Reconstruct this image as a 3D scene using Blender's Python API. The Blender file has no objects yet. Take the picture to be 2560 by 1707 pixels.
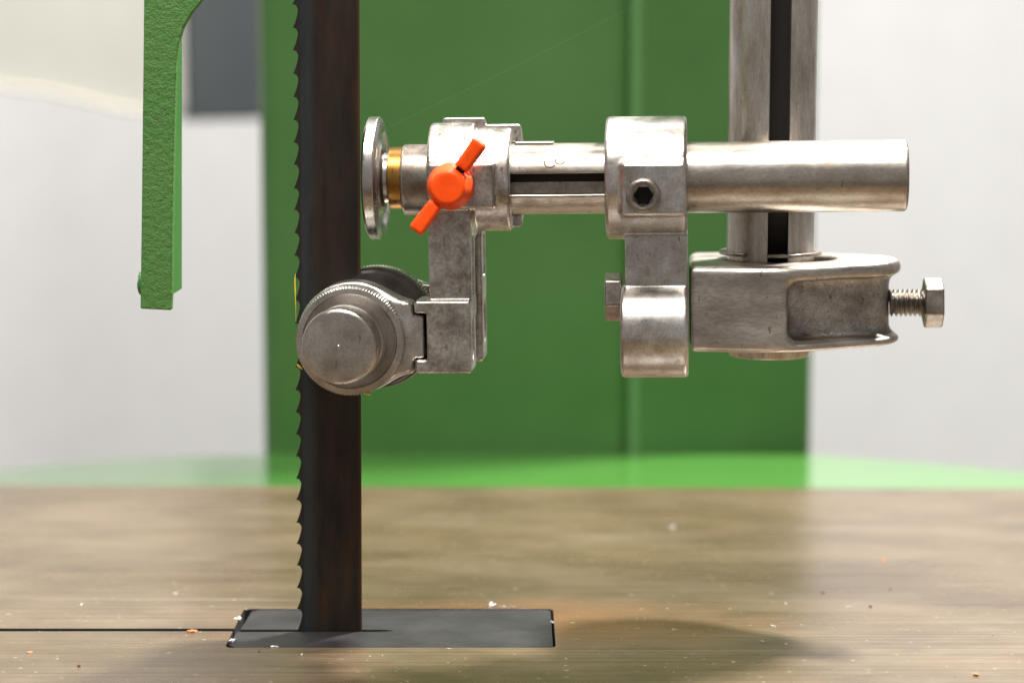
import bpy, bmesh, math, random
import numpy as np
from mathutils import Vector, Matrix

random.seed(7)
R = math.radians
scene = bpy.context.scene
col = scene.collection

# ------------------------------------------------------------------ camera
FPX = 5600.0                       # focal length in photo pixels (2560 wide)
PITCH = math.atan(703.0 / FPX)
CAM = Vector((0.0, -0.93, 0.2402))
cam_d = bpy.data.cameras.new('camera')
cam = bpy.data.objects.new('camera', cam_d)
col.objects.link(cam)
cam.location = CAM
cam.rotation_euler = (math.pi / 2 - PITCH, 0, 0)
cam_d.sensor_width = 36.0
cam_d.lens = FPX / 2560.0 * 36.0
cam_d.clip_start = 0.02
cam_d.clip_end = 50
cam_d.dof.use_dof = True
cam_d.dof.focus_distance = 0.925
cam_d.dof.aperture_fstop = 5.0
scene.camera = cam

# ------------------------------------------------------------------ light
world = bpy.data.worlds.new('World')
scene.world = world
world.use_nodes = True
bg = world.node_tree.nodes['Background']
# unseen workshop gradient: wall band brightened to light front-facing metal, ceiling dimmed, floor dark
wn = world.node_tree.nodes
wl = world.node_tree.links
wc = wn.new('ShaderNodeTexCoord')
wsx = wn.new('ShaderNodeSeparateXYZ')
wl.new(wc.outputs['Generated'], wsx.inputs[0])
wr = wn.new('ShaderNodeValToRGB')
for k, (p_, c_) in enumerate(((0.0, (0.10, 0.085, 0.07)), (0.33, (0.20, 0.175, 0.15)), (0.42, (1.0, 0.955, 0.90)), (0.60, (1.0, 0.96, 0.91)), (0.78, (0.42, 0.41, 0.39)), (1.0, (0.35, 0.34, 0.33)))):
    e_ = wr.color_ramp.elements[k] if k < 2 else wr.color_ramp.elements.new(p_)
    e_.position = p_
    e_.color = (*c_, 1)
wm = wn.new('ShaderNodeMath')
wm.operation = 'MULTIPLY_ADD'
wm.inputs[1].default_value = 0.5
wm.inputs[2].default_value = 0.5
wl.new(wsx.outputs[2], wm.inputs[0])
wl.new(wm.outputs[0], wr.inputs[0])
wl.new(wr.outputs[0], bg.inputs[0])
bg.inputs[1].default_value = 0.36


def lamp(name, loc, target, sx, sy, power, colr=(1, 0.975, 0.945)):
    d = bpy.data.lights.new(name, 'AREA')
    d.shape = 'RECTANGLE'
    d.size = sx
    d.size_y = sy
    d.energy = power
    d.color = colr
    o = bpy.data.objects.new(name, d)
    col.objects.link(o)
    o.location = loc
    o.rotation_euler = (Vector(target) - Vector(loc)).to_track_quat('-Z', 'Y').to_euler()
    return o


lamp('ceiling_lamp_front', (-0.15, -0.66, 1.75), (-0.12, -0.45, 0), 0.95, 0.42, 66)
lamp('ceiling_lamp_rear', (0.74, 0.74, 1.70), (-0.10, -0.50, 0), 0.20, 0.10, 132)
lamp('ceiling_lamp_wall', (-0.75, 0.80, 2.0), (-0.85, 1.95, 0.0), 2.6, 0.5, 44)

vs = scene.view_settings
vs.view_transform = 'Standard'
vs.look = 'None'
vs.gamma = 1.0
vs.exposure = -0.1

# ------------------------------------------------------------------ pixel helpers
RIGHT = Vector((1, 0, 0))
UP = Vector((0, math.sin(PITCH), math.cos(PITCH)))
FWD = Vector((0, math.cos(PITCH), -math.sin(PITCH)))


def ray(px, py):
    return RIGHT * ((px - 1280.0) / FPX) + UP * ((853.5 - py) / FPX) + FWD


def onY(px, py, Y):
    d = ray(px, py)
    return CAM + d * ((Y - CAM.y) / d.y)


def onZ(px, py, z=0.0):
    d = ray(px, py)
    return CAM + d * ((z - CAM.z) / d.z)


YAW = 0.080
ROLL = 0.013


def frame(px, py, Y, yaw, roll):
    return Matrix.Translation(onY(px, py, Y)) @ Matrix.Rotation(-yaw, 4, 'Z') @ Matrix.Rotation(-roll, 4, 'Y')


AF = frame(1615, 445, 0.0, YAW, ROLL)          # frame of the guide assembly: u right, v back, w up
AFI = AF.inverted()


def L(px, py, v=0.0, F=None):
    """photo pixel -> (u, w) in mm on the plane v (mm) of the assembly frame"""
    FI = AFI if F is None else F.inverted()
    o = FI @ CAM
    d = FI.to_3x3() @ ray(px, py)
    t = (v * 0.001 - o.y) / d.y
    p = o + d * t
    return p.x * 1000.0, p.z * 1000.0


# ------------------------------------------------------------------ object helpers
def tag(o, label=None, cat=None, group=None, kind=None):
    if label: o['label'] = label
    if cat: o['category'] = cat
    if group: o['group'] = group
    if kind: o['kind'] = kind
    return o


def empty(name, label, cat, M=None, group=None):
    o = bpy.data.objects.new(name, None)
    o.empty_display_size = 0.02
    col.objects.link(o)
    if M is not None:
        o.matrix_world = M
    return tag(o, label, cat, group)


def mesh_obj(name, verts, faces, mat, parent=None, smooth=True, angle=35, bevel=0, seg=2, scale=0.001, side=None):
    me = bpy.data.meshes.new(name)
    me.from_pydata([(v[0] * scale, v[1] * scale, v[2] * scale) for v in verts], [], faces)
    me.validate()
    me.update()
    bm = bmesh.new()
    bm.from_mesh(me)
    bmesh.ops.recalc_face_normals(bm, faces=bm.faces)
    bm.to_mesh(me)
    bm.free()
    if smooth:
        me.polygons.foreach_set('use_smooth', [True] * len(me.polygons))
        if angle:
            me.set_sharp_from_angle(angle=R(angle))
    me.materials.append(mat)
    if side is not None:
        me.materials.append(side)
        for pl_ in me.polygons:
            if abs(pl_.normal.z) < 0.5: pl_.material_index = 1
    o = bpy.data.objects.new(name, me)
    col.objects.link(o)
    if parent is not None:
        o.parent = parent
    if bevel:
        b = o.modifiers.new('bevel', 'BEVEL')
        b.width = bevel * scale
        b.segments = seg
        b.limit_method = 'ANGLE'
        b.angle_limit = R(30)
        b.harden_normals = True
    return o


def prism_geo(poly, a0, a1, axis='z'):
    """extrude a 2-D polygon along an axis; poly holds the two other coordinates"""
    n = len(poly)
    def P(p, a):
        if axis == 'z': return (p[0], p[1], a)
        if axis == 'y': return (p[0], a, p[1])
        return (a, p[0], p[1])
    v = [P(p, a0) for p in poly] + [P(p, a1) for p in poly]
    f = [tuple(range(n)), tuple(range(2 * n - 1, n - 1, -1))]
    for i in range(n):
        j = (i + 1) % n
        f.append((i, j, n + j, n + i))
    return v, f


def box_geo(x0, x1, y0, y1, z0, z1):
    return prism_geo([(x0, y0), (x1, y0), (x1, y1), (x0, y1)], z0, z1)


def orient(verts, axis, c):
    """lathe is built round x; turn it to the axis and move it to c"""
    out = []
    for x, y, z in verts:
        if axis == 'u': p = (x, y, z)
        elif axis == 'v': p = (-y, x, z)
        else: p = (y, z, x)
        out.append((p[0] + c[0], p[1] + c[1], p[2] + c[2]))
    return out


def lathe_geo(prof, n=72, cap=True, knurl=None, helix=0.0):
    """prof: list of (axial, radius); knurl: {index: amplitude}"""
    v, f = [], []
    m = len(prof)
    for k, (a, r) in enumerate(prof):
        for i in range(n):
            t = 2 * math.pi * i / n
            rr = r + (knurl[k] * (0.5 if i % 2 else -0.5) if knurl and k in knurl else 0)
            aa = a + helix * i / n
            v.append((aa, rr * math.cos(t), rr * math.sin(t)))
    for k in range(m - 1):
        for i in range(n):
            j = (i + 1) % n
            if helix and j == 0:
                # join to the next turn of the helix
                continue
            f.append((k * n + i, k * n + j, (k + 1) * n + j, (k + 1) * n + i))
    if cap:
        f.append(tuple(range(n)))
        f.append(tuple(reversed(range((m - 1) * n, m * n))))
    return v, f


# ------------------------------------------------------------------ signed-distance castings
def length(*a):
    s = 0
    for x in a:
        s = s + x * x
    return np.sqrt(s)


def sbox(p, lo, hi, r=0.0):
    q = []
    for i in range(3):
        c = (lo[i] + hi[i]) / 2
        h = (hi[i] - lo[i]) / 2 - r
        q.append(np.abs(p[i] - c) - h)
    out = length(*[np.maximum(x, 0) for x in q])
    ins = np.minimum(np.maximum(q[0], np.maximum(q[1], q[2])), 0)
    return out + ins - r


def scyl(p, axis, c, rad, a0, a1, r=0.0):
    k = 'uvw'.index(axis)
    o = [i for i in range(3) if i != k]
    d = length(p[o[0]] - c[o[0]], p[o[1]] - c[o[1]]) - (rad - r)
    h = np.abs(p[k] - (a0 + a1) / 2) - ((a1 - a0) / 2 - r)
    return np.minimum(np.maximum(d, h), 0) + length(np.maximum(d, 0), np.maximum(h, 0)) - r


def smin(a, b, k):
    if k <= 0: return np.minimum(a, b)
    h = np.maximum(k - np.abs(a - b), 0) / k
    return np.minimum(a, b) - h * h * k * 0.25


def smax(a, b, k):
    return -smin(-a, -b, k)


def sdf_geo(f, lo, hi, h):
    n = [int(math.ceil((hi[i] - lo[i]) / h)) + 1 for i in range(3)]
    ax = [lo[i] + np.arange(n[i]) * h for i in range(3)]
    G = np.meshgrid(*ax, indexing='ij')
    V = f(G)
    S = V < 0
    # cells
    acc = np.zeros((n[0] - 1, n[1] - 1, n[2] - 1, 3))
    cnt = np.zeros((n[0] - 1, n[1] - 1, n[2] - 1))
    corners = [(i, j, k) for i in (0, 1) for j in (0, 1) for k in (0, 1)]
    def sl(c):
        return tuple(slice(c[i], n[i] - 1 + c[i]) for i in range(3))
    for a in corners:
        for d in range(3):
            if a[d]: continue
            b = list(a); b[d] = 1
            va, vb = V[sl(a)], V[sl(b)]
            x = (va < 0) != (vb < 0)
            t = np.where(x, va / np.where(x, va - vb, 1), 0)
            cnt += x
            for e in range(3):
                acc[..., e] += np.where(x, a[e] + (t if e == d else 0), 0)
    act = cnt > 0
    idx = -np.ones(act.shape, dtype=np.int64)
    idx[act] = np.arange(act.sum())
    ijk = np.argwhere(act)
    P = acc[act] / cnt[act][:, None]
    P = (ijk + P) * h + np.array(lo)
    for _ in range(3):
        v0 = f([P[:, 0], P[:, 1], P[:, 2]])
        e = 0.05 * h
        g = np.stack([(f([P[:, 0] + (e if d == 0 else 0), P[:, 1] + (e if d == 1 else 0), P[:, 2] + (e if d == 2 else 0)]) - v0) / e for d in range(3)], 1)
        gl = np.maximum((g * g).sum(1), 0.2)
        st = np.clip(v0 / gl, -0.35 * h, 0.35 * h)
        P = P - g * st[:, None]
    faces = []
    for d in range(3):
        o1, o2 = [(1, 2), (2, 0), (0, 1)][d]
        sa = [slice(None)] * 3; sb = [slice(None)] * 3
        sa[d] = slice(0, n[d] - 1); sb[d] = slice(1, n[d])
        for o in (o1, o2):
            sa[o] = slice(1, n[o] - 1); sb[o] = slice(1, n[o] - 1)
        A, B = S[tuple(sa)], S[tuple(sb)]
        for sel, flip in ((A & ~B, False), (~A & B, True)):
            c = np.argwhere(sel)
            if not len(c): continue
            c = c.copy()
            c[:, o1] += 1; c[:, o2] += 1
            def cell(i, j):
                q = c.copy(); q[:, o1] += i; q[:, o2] += j
                return idx[q[:, 0], q[:, 1], q[:, 2]]
            q = np.stack([cell(-1, -1), cell(0, -1), cell(0, 0), cell(-1, 0)], 1)
            if flip: q = q[:, ::-1]
            faces.append(q)
    F = np.concatenate(faces)
    return P, F


def sdf_obj(name, f, lo, hi, h, mat, parent, mat2=None, where=None):
    P, F = sdf_geo(f, lo, hi, h)
    me = bpy.data.meshes.new(name)
    me.from_pydata((P * 0.001).tolist(), [], F.tolist())
    me.update()
    me.polygons.foreach_set('use_smooth', [True] * len(me.polygons))
    me.materials.append(mat)
    if mat2 is not None:
        me.materials.append(mat2)
        me.polygons.foreach_set('material_index', where(P[F].mean(1)).astype(np.int32))
    o = bpy.data.objects.new(name, me)
    col.objects.link(o)
    o.parent = parent
    return o


# ------------------------------------------------------------------ materials
class NT:
    def __init__(self, name):
        self.m = bpy.data.materials.new(name)
        self.m.use_nodes = True
        self.t = self.m.node_tree
        self.n = self.t.nodes
        self.b = self.n['Principled BSDF']
        self.co = self.n.new('ShaderNodeTexCoord').outputs['Object']

    def link(self, a, b):
        self.t.links.new(a, b)

    def mapped(self, sc=(1, 1, 1), loc=(0, 0, 0), rot=(0, 0, 0)):
        m = self.n.new('ShaderNodeMapping')
        m.inputs['Scale'].default_value = sc
        m.inputs['Location'].default_value = loc
        m.inputs['Rotation'].default_value = rot
        self.link(self.co, m.inputs[0])
        return m.outputs[0]

    def noise(self, scale, detail=4, rough=0.55, vec=None, dist=0.0):
        x = self.n.new('ShaderNodeTexNoise')
        x.inputs['Scale'].default_value = scale
        x.inputs['Detail'].default_value = detail
        x.inputs['Roughness'].default_value = rough
        x.inputs['Distortion'].default_value = dist
        self.link(self.co if vec is None else vec, x.inputs['Vector'])
        return x.outputs[0]

    def voronoi(self, scale, vec=None, feature='F1'):
        x = self.n.new('ShaderNodeTexVoronoi')
        x.feature = feature
        x.inputs['Scale'].default_value = scale
        self.link(self.co if vec is None else vec, x.inputs['Vector'])
        return x.outputs[0]

    def ramp(self, fac, stops):
        x = self.n.new('ShaderNodeValToRGB')
        e = x.color_ramp.elements
        while len(e) < len(stops): e.new(0.5)
        for k, (p, c) in enumerate(stops):
            e[k].position = p
            e[k].color = (c, c, c, 1) if not isinstance(c, tuple) else (c[0], c[1], c[2], 1)
        self.link(fac, x.inputs[0])
        return x.outputs[0]

    def mix(self, fac, a, b, mode='MIX'):
        x = self.n.new('ShaderNodeMix')
        x.data_type = 'RGBA'
        x.blend_type = mode
        for s, val in ((x.inputs[0], fac), (x.inputs[6], a), (x.inputs[7], b)):
            if isinstance(val, (int, float)): s.default_value = val
            elif isinstance(val, tuple): s.default_value = (val[0], val[1], val[2], 1)
            else: self.link(val, s)
        return x.outputs[2]

    def math(self, op, a, b=0.0, clamp=False):
        x = self.n.new('ShaderNodeMath')
        x.operation = op
        x.use_clamp = clamp
        for s, val in ((x.inputs[0], a), (x.inputs[1], b)):
            if isinstance(val, (int, float)): s.default_value = val
            else: self.link(val, s)
        return x.outputs[0]

    def sep(self, vec=None):
        x = self.n.new('ShaderNodeSeparateXYZ')
        self.link(self.co if vec is None else vec, x.inputs[0])
        return x.outputs

    def set(self, k, v):
        s = self.b.inputs[k]
        if isinstance(v, (int, float)): s.default_value = v
        elif isinstance(v, tuple): s.default_value = (v[0], v[1], v[2], 1)
        else: self.link(v, s)

    def bump(self, h, strength=0.3, dist=0.0005):
        x = self.n.new('ShaderNodeBump')
        x.inputs['Strength'].default_value = strength
        x.inputs['Distance'].default_value = dist
        self.link(h, x.inputs['Height'])
        self.link(x.outputs[0], self.b.inputs['Normal'])


def metal(name, light, dark, r0=0.26, r1=0.42, blotch=70, fine=900, grain=0.25, stain=(0.20, 0.11, 0.05), stain_lo=0.62,
          stain_hi=0.80, stain_mix=0.6, stretch=(1, 1, 1), bump=0.12, bdist=0.0002, metallic=1.0, nick=0.70):
    n = NT(name)
    vec = n.mapped(stretch)
    a = n.noise(blotch, 5, 0.6, vec)
    f = n.noise(fine, 3, 0.6, vec)
    base = n.mix(n.ramp(a, [(0.34, 0.0), (0.64, 1.0)]), dark, light)
    base = n.mix(grain, base, n.ramp(f, [(0.3, 0.25), (0.7, 1.0)]), 'MULTIPLY')
    s = n.noise(blotch * 1.9, 6, 0.65, n.mapped(stretch, (3.1, 1.7, 5.3)))
    sm = n.math('MULTIPLY', n.ramp(s, [(stain_lo, 0.0), (stain_hi, 1.0)]), stain_mix)
    base = n.mix(sm, base, stain)
    # small nicks
    k = n.noise(420, 2, 0.5, n.mapped((1, 1, 0.35), (9, 2, 4), (0.4, 0.9, 0.3)))
    km = n.ramp(k, [(nick, 0.0), (nick + 0.04, 1.0)])
    base = n.mix(n.math('MULTIPLY', km, 0.55), base, tuple(c * 0.25 for c in dark))
    n.set('Base Color', base)
    n.set('Metallic', metallic)
    rr = n.math('ADD', n.math('MULTIPLY', n.ramp(n.noise(blotch * 1.3, 4, 0.6, n.mapped(stretch, (7, 7, 7))), [(0.3, 0.0), (0.7, 1.0)]), r1 - r0), r0)
    n.set('Roughness', n.math('ADD', rr, n.math('MULTIPLY', sm, 0.25)))
    hh = n.math('ADD', n.math('MULTIPLY', f, 0.5), n.math('MULTIPLY', a, 1.2))
    hh = n.math('SUBTRACT', hh, n.math('MULTIPLY', km, 0.8))
    n.bump(hh, bump, bdist)
    return n.m


M = {}
M['cast'] = metal('cast aluminium', (0.73, 0.70, 0.665), (0.43, 0.39, 0.345), 0.28, 0.42, 85, 1000, 0.38, (0.20, 0.115, 0.06), 0.60, 0.80, 0.6)
M['cast_worn'] = metal('worn cast aluminium', (0.72, 0.675, 0.625), (0.38, 0.335, 0.29), 0.28, 0.46, 110, 800, 0.55, (0.17, 0.10, 0.05), 0.54, 0.78, 0.65, bump=0.35, nick=0.67)
M['brushed'] = metal('filed cast metal', (0.70, 0.65, 0.595), (0.43, 0.38, 0.33), 0.30, 0.46, 60, 700, 0.42, (0.17, 0.095, 0.045), 0.60, 0.82, 0.5, (0.45, 1, 1.6), 0.3)
M['sand'] = metal('rough sand-cast metal', (0.66, 0.62, 0.58), (0.30, 0.265, 0.235), 0.40, 0.52, 60, 1100, 0.6, (0.14, 0.075, 0.04), 0.52, 0.8, 0.6, bump=0.9, bdist=0.0005)
M['rod'] = metal('polished steel rod', (0.62, 0.575, 0.52), (0.36, 0.305, 0.245), 0.27, 0.42, 60, 1100, 0.35, (0.19, 0.105, 0.04), 0.54, 0.80, 0.65, (0.5, 1, 1), 0.1)
M['post'] = metal('stained steel post', (0.74, 0.69, 0.63), (0.45, 0.39, 0.325), 0.24, 0.40, 60, 900, 0.35, (0.20, 0.115, 0.05), 0.52, 0.78, 0.55, (2.2, 2.2, 0.45), 0.12)
M['steel'] = metal('turned steel', (0.58, 0.555, 0.525), (0.40, 0.375, 0.35), 0.24, 0.34, 60, 1000, 0.2, (0.2, 0.12, 0.06), 0.64, 0.86, 0.4, bump=0.06)
M['cap'] = metal('dull turned steel', (0.62, 0.575, 0.53), (0.42, 0.375, 0.33), 0.27, 0.38, 80, 1200, 0.4, (0.16, 0.095, 0.05), 0.56, 0.85, 0.55, bump=0.06)
M['bolt'] = metal('oily bolt steel', (0.47, 0.425, 0.38), (0.27, 0.23, 0.195), 0.28, 0.42, 120, 900, 0.4, (0.13, 0.07, 0.03), 0.54, 0.8, 0.6)
M['rod_end'] = metal('browned steel', (0.33, 0.29, 0.25), (0.20, 0.165, 0.13), 0.34, 0.46, 110, 900, 0.4, (0.12, 0.07, 0.03), 0.54, 0.8, 0.6)
M['black'] = metal('blackened steel', (0.055, 0.045, 0.038), (0.025, 0.02, 0.017), 0.30, 0.45, 90, 900, 0.2, (0.05, 0.025, 0.012), 0.55, 0.8, 0.6, metallic=0.6)
M['brass'] = metal('brass', (0.40, 0.215, 0.055), (0.25, 0.125, 0.03), 0.30, 0.40, 90, 900, 0.2, (0.16, 0.08, 0.02), 0.6, 0.85, 0.5)
M['insert'] = metal('dark table insert steel', (0.050, 0.048, 0.048), (0.030, 0.028, 0.028), 0.44, 0.56, 30, 1500, 0.25, (0.07, 0.042, 0.028), 0.58, 0.85, 0.4, metallic=0.6)


def blade_mat():
    n = NT('dark saw blade steel')
    vec = n.mapped((1, 1, 0.16))
    a = n.noise(170, 5, 0.6, vec)
    b = n.noise(70, 4, 0.6, n.mapped((1, 1, 0.3), (4, 4, 4)))
    c = n.mix(n.ramp(a, [(0.35, 0.0), (0.68, 1.0)]), (0.015, 0.011, 0.009), (0.038, 0.026, 0.018))
    c = n.mix(n.math('MULTIPLY', n.ramp(b, [(0.50, 0.0), (0.72, 1.0)]), 0.5), c, (0.060, 0.026, 0.010))
    x = n.sep()[0]
    blue = n.ramp(n.math('MULTIPLY', x, 1000 / 25.0), [(0.0, 0.25), (0.06, 1.0), (0.16, 0.8), (0.30, 0.0)])
    blue = n.math('MULTIPLY', blue, n.ramp(a, [(0.30, 0.5), (0.7, 1.0)]))
    c = n.mix(n.math('MULTIPLY', blue, 0.9), c, (0.036, 0.048, 0.052))
    edge = n.ramp(n.math('MULTIPLY', x, 1000 / 25.0), [(0.955, 0.0), (0.99, 1.0)])
    c = n.mix(n.math('MULTIPLY', edge, 0.5), c, (0.12, 0.055, 0.02))
    n.set('Base Color', c)
    n.set('Metallic', 0.55)
    n.set('Roughness', 0.46)
    n.bump(n.noise(500, 3, 0.6, vec), 0.12, 0.0002)
    return n.m


def paint(name, c1, c2, rough, hammer=0.0, speck=True, scale=700, coat=0.0):
    n = NT(name)
    a = n.noise(18, 4, 0.6)
    c = n.mix(n.ramp(a, [(0.35, 0.0), (0.65, 1.0)]), c1, c2)
    if hammer:
        h = n.noise(scale, 3, 0.55, None, 0.6)
        h2 = n.noise(scale * 0.32, 2, 0.5)
        c = n.mix(0.35, c, n.ramp(h, [(0.35, 0.45), (0.62, 1.0)]), 'MULTIPLY')
        n.bump(n.math('ADD', h, n.math('MULTIPLY', h2, 1.5)), hammer, 0.0012)
    else:
        n.bump(n.noise(160, 2, 0.5), 0.05, 0.0006)
    if speck:
        s = n.noise(430, 2, 0.5, n.mapped((1, 1, 1), (2, 5, 3)))
        c = n.mix(n.ramp(s, [(0.69, 0.0), (0.75, 0.8)]), c, (0.22, 0.13, 0.04))
    n.set('Base Color', c)
    n.set('Roughness', rough)
    n.set('Coat Weight', coat)
    n.set('Coat Roughness', 0.15)
    return n.m


M['blade'] = blade_mat()
M['hammer'] = paint('green hammered paint', (0.072, 0.200, 0.040), (0.092, 0.225, 0.050), 0.45, 0.42, scale=1150)
M['guard_side'] = paint('green guard flange paint', (0.045, 0.17, 0.03), (0.055, 0.19, 0.04), 0.40, 0.06)
M['column'] = paint('green machine paint', (0.047, 0.128, 0.031), (0.055, 0.140, 0.036), 0.26, 0, False)
M['edge_highlight'] = paint('green paint lightened as edge highlight', (0.085, 0.20, 0.068), (0.10, 0.22, 0.078), 0.35, 0, False)  # green lightened to paint in the column corner's highlight
M['ledge'] = paint('glossy green paint', (0.062, 0.20, 0.034), (0.070, 0.215, 0.038), 0.18, 0, False, coat=0.8)
M['wall'] = paint('white wall paint', (0.76, 0.755, 0.755), (0.79, 0.785, 0.785), 0.8, 0, False)
M['cream'] = paint('cream paint', (0.49, 0.48, 0.435), (0.52, 0.51, 0.46), 0.6, 0, False)
M['trim'] = paint('yellowed trim', (0.54, 0.51, 0.42), (0.57, 0.54, 0.45), 0.6, 0, False)
M['charcoal'] = paint('charcoal paint', (0.046, 0.054, 0.058), (0.052, 0.061, 0.066), 0.55, 0, False)
M['charcoal_edge'] = paint('grey edge paint', (0.11, 0.12, 0.125), (0.13, 0.135, 0.14), 0.5, 0, False)


def orange_mat():
    n = NT('orange plastic')
    a = n.noise(120, 4, 0.6)
    c = n.mix(n.ramp(a, [(0.3, 0.0), (0.7, 1.0)]), (0.86, 0.062, 0.001), (0.98, 0.092, 0.002))
    d = n.noise(260, 4, 0.6, n.mapped((1, 1, 1), (5, 1, 8)))
    c = n.mix(n.ramp(d, [(0.58, 0.0), (0.78, 0.45)]), c, (0.36, 0.06, 0.012))
    n.set('Base Color', c)
    n.set('Roughness', 0.5)
    n.set('Specular IOR Level', 0.3)
    n.bump(n.noise(700, 2), 0.06, 0.0003)
    return n.m


M['orange'] = orange_mat()


def table_mat():
    n = NT('machined table surface')
    lines = n.noise(1.0, 3, 0.65, n.mapped((4, 400, 1)))
    lines2 = n.noise(1.0, 2, 0.6, n.mapped((2.5, 900, 1), (4, 4, 4)))
    big = n.noise(7, 5, 0.6, n.mapped((1, 2.2, 1)))
    mid = n.noise(20, 5, 0.62, n.mapped((0.8, 1.5, 1), (3, 1, 2)))
    c = n.mix(n.ramp(big, [(0.32, 0.0), (0.66, 1.0)]), (0.124, 0.081, 0.038), (0.212, 0.155, 0.098))
    c = n.mix(n.math('MULTIPLY', n.ramp(mid, [(0.42, 0.0), (0.70, 1.0)]), 0.55), c, (0.068, 0.048, 0.024))
    c = n.mix(0.7, c, n.ramp(lines, [(0.30, 0.40), (0.62, 1.0)]), 'MULTIPLY')
    c = n.mix(0.35, c, n.ramp(lines2, [(0.30, 0.45), (0.65, 1.0)]), 'MULTIPLY')
    # rust-brown stain that hugs the insert
    X, Y, Z = n.sep()
    dx = n.math('MULTIPLY', n.math('SUBTRACT', X, -0.010), 1 / 0.135)
    dy = n.math('MULTIPLY', n.math('SUBTRACT', Y, 0.012), 1 / 0.052)
    d = n.math('SQRT', n.math('ADD', n.math('MULTIPLY', dx, dx), n.math('MULTIPLY', dy, dy)))
    d = n.math('ADD', d, n.math('MULTIPLY', n.math('SUBTRACT', mid, 0.5), 1.3))
    rm = n.ramp(d, [(0.35, 0.68), (1.6, 0.0)])
    c = n.mix(rm, c, (0.18, 0.090, 0.042))
    # pale dust
    dust = n.noise(420, 2, 0.5, n.mapped((0.6, 1, 1), (1, 8, 3)))
    c = n.mix(n.ramp(dust, [(0.70, 0.0), (0.74, 0.5)]), c, (0.62, 0.58, 0.5))
    n.set('Base Color', c)
    n.set('Metallic', 0.12)
    n.set('Roughness', n.math('ADD', n.math('MULTIPLY', big, 0.16), 0.20))
    n.set('Specular IOR Level', 0.85)
    hh = n.math('ADD', n.math('MULTIPLY', lines, 1.0), n.math('MULTIPLY', lines2, 0.4))
    n.bump(hh, 0.35, 0.0004)
    return n.m


M['table'] = table_mat()


def plain(name, c, rough=0.6, metallic=0.0, trans=0.0):
    n = NT(name)
    a = n.noise(300, 3)
    n.set('Base Color', n.mix(n.ramp(a, [(0.3, 0.0), (0.7, 1.0)]), tuple(x * 0.8 for x in c), c))
    n.set('Roughness', rough)
    n.set('Metallic', metallic)
    if trans:
        n.set('Transmission Weight', trans)
    return n.m


M['gap'] = plain('near black', (0.012, 0.010, 0.009), 0.8)  # near-black for plate sides, recess ledge, socket floor and core pin
M['lining'] = plain('dark brown lining', (0.014, 0.009, 0.006), 0.9)  # dark brown of the keyway lining and the painted rod slot shade
M['stamp'] = plain('rusty stamped line', (0.13, 0.075, 0.035), 0.7)
M['chip_white'] = plain('white plastic shaving', (0.62, 0.61, 0.59), 0.5)
M['chip_orange'] = plain('orange wood chip', (0.50, 0.19, 0.07), 0.8)
M['chip_brown'] = plain('dark wood chip', (0.14, 0.06, 0.035), 0.8)
M['chip_green'] = plain('green paint crumb', (0.01, 0.09, 0.035), 0.6)
M['yellow'] = plain('yellow plastic shaving', (0.78, 0.62, 0.05), 0.45)
M['thread'] = plain('spider silk', (0.28, 0.36, 0.27), 0.6)

# ================================================================== setting
# wall
v, f = box_geo(-3.0, 3.0, 1.95, 2.1, -0.9, 2.2)
w = mesh_obj('wall', v, f, M['wall'], None, False, 0, scale=1.0)
tag(w, 'smooth white wall out of focus behind the band saw', 'wall', kind='structure')

# saw table: one plate with an open kerf running from the left edge to the insert recess
IY0 = onZ(980, 1617).y          # front edge of the recess
IY1 = onZ(980, 1521).y          # back edge
KY0, KY1 = -0.0023, 0.0023
REC_L0, REC_L1 = onZ(577, 1612).x - 0.0012, onZ(604, 1524).x
REC_R = onZ(1386, 1570).x
backL, backR = onZ(0, 1212), onZ(2560, 1222)
sl = (backR.y - backL.y) / (backR.x - backL.x)
TX = 0.46
def arc(cx, cy, r, a0, a1, n=6):
    return [(cx + r * math.cos(R(a0 + (a1 - a0) * i / n)), cy + r * math.sin(R(a0 + (a1 - a0) * i / n))) for i in range(n + 1)]
yb = lambda x: backL.y + sl * (x - backL.x)
cr = 0.0035
rl = (REC_L0 + REC_L1) / 2
poly = [(-TX, KY1), (-TX, yb(-TX)), (TX, yb(TX)), (TX, -0.32), (-TX, -0.32), (-TX, KY0),
        (rl, KY0)]
poly += arc(rl + cr, IY0 - 0.0006 + cr, cr, 180, 270)
poly += arc(REC_R - cr, IY0 - 0.0006 + cr, cr, 270, 360)
poly += arc(REC_R - cr, IY1 + 0.0006 - cr, cr, 0, 90)
poly += arc(rl + cr, IY1 + 0.0006 - cr, cr, 90, 180)
poly += [(rl, KY1)]
table = empty('saw_table', 'wide flat brownish grey machined saw table with fine parallel grooves', 'saw table')
v, f = prism_geo(poly, -0.035, 0.0)
mesh_obj('table_plate', v, f, M['table'], table, False, 0, bevel=0.0002, seg=1, scale=1.0, side=M['gap'])
v, f = box_geo(-TX + 0.01, REC_R + 0.02, IY0 - 0.02, IY1 + 0.02, -0.060, -0.0352)
mesh_obj('recess_ledge', v, f, M['gap'], table, False, 0, scale=1.0)

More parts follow.
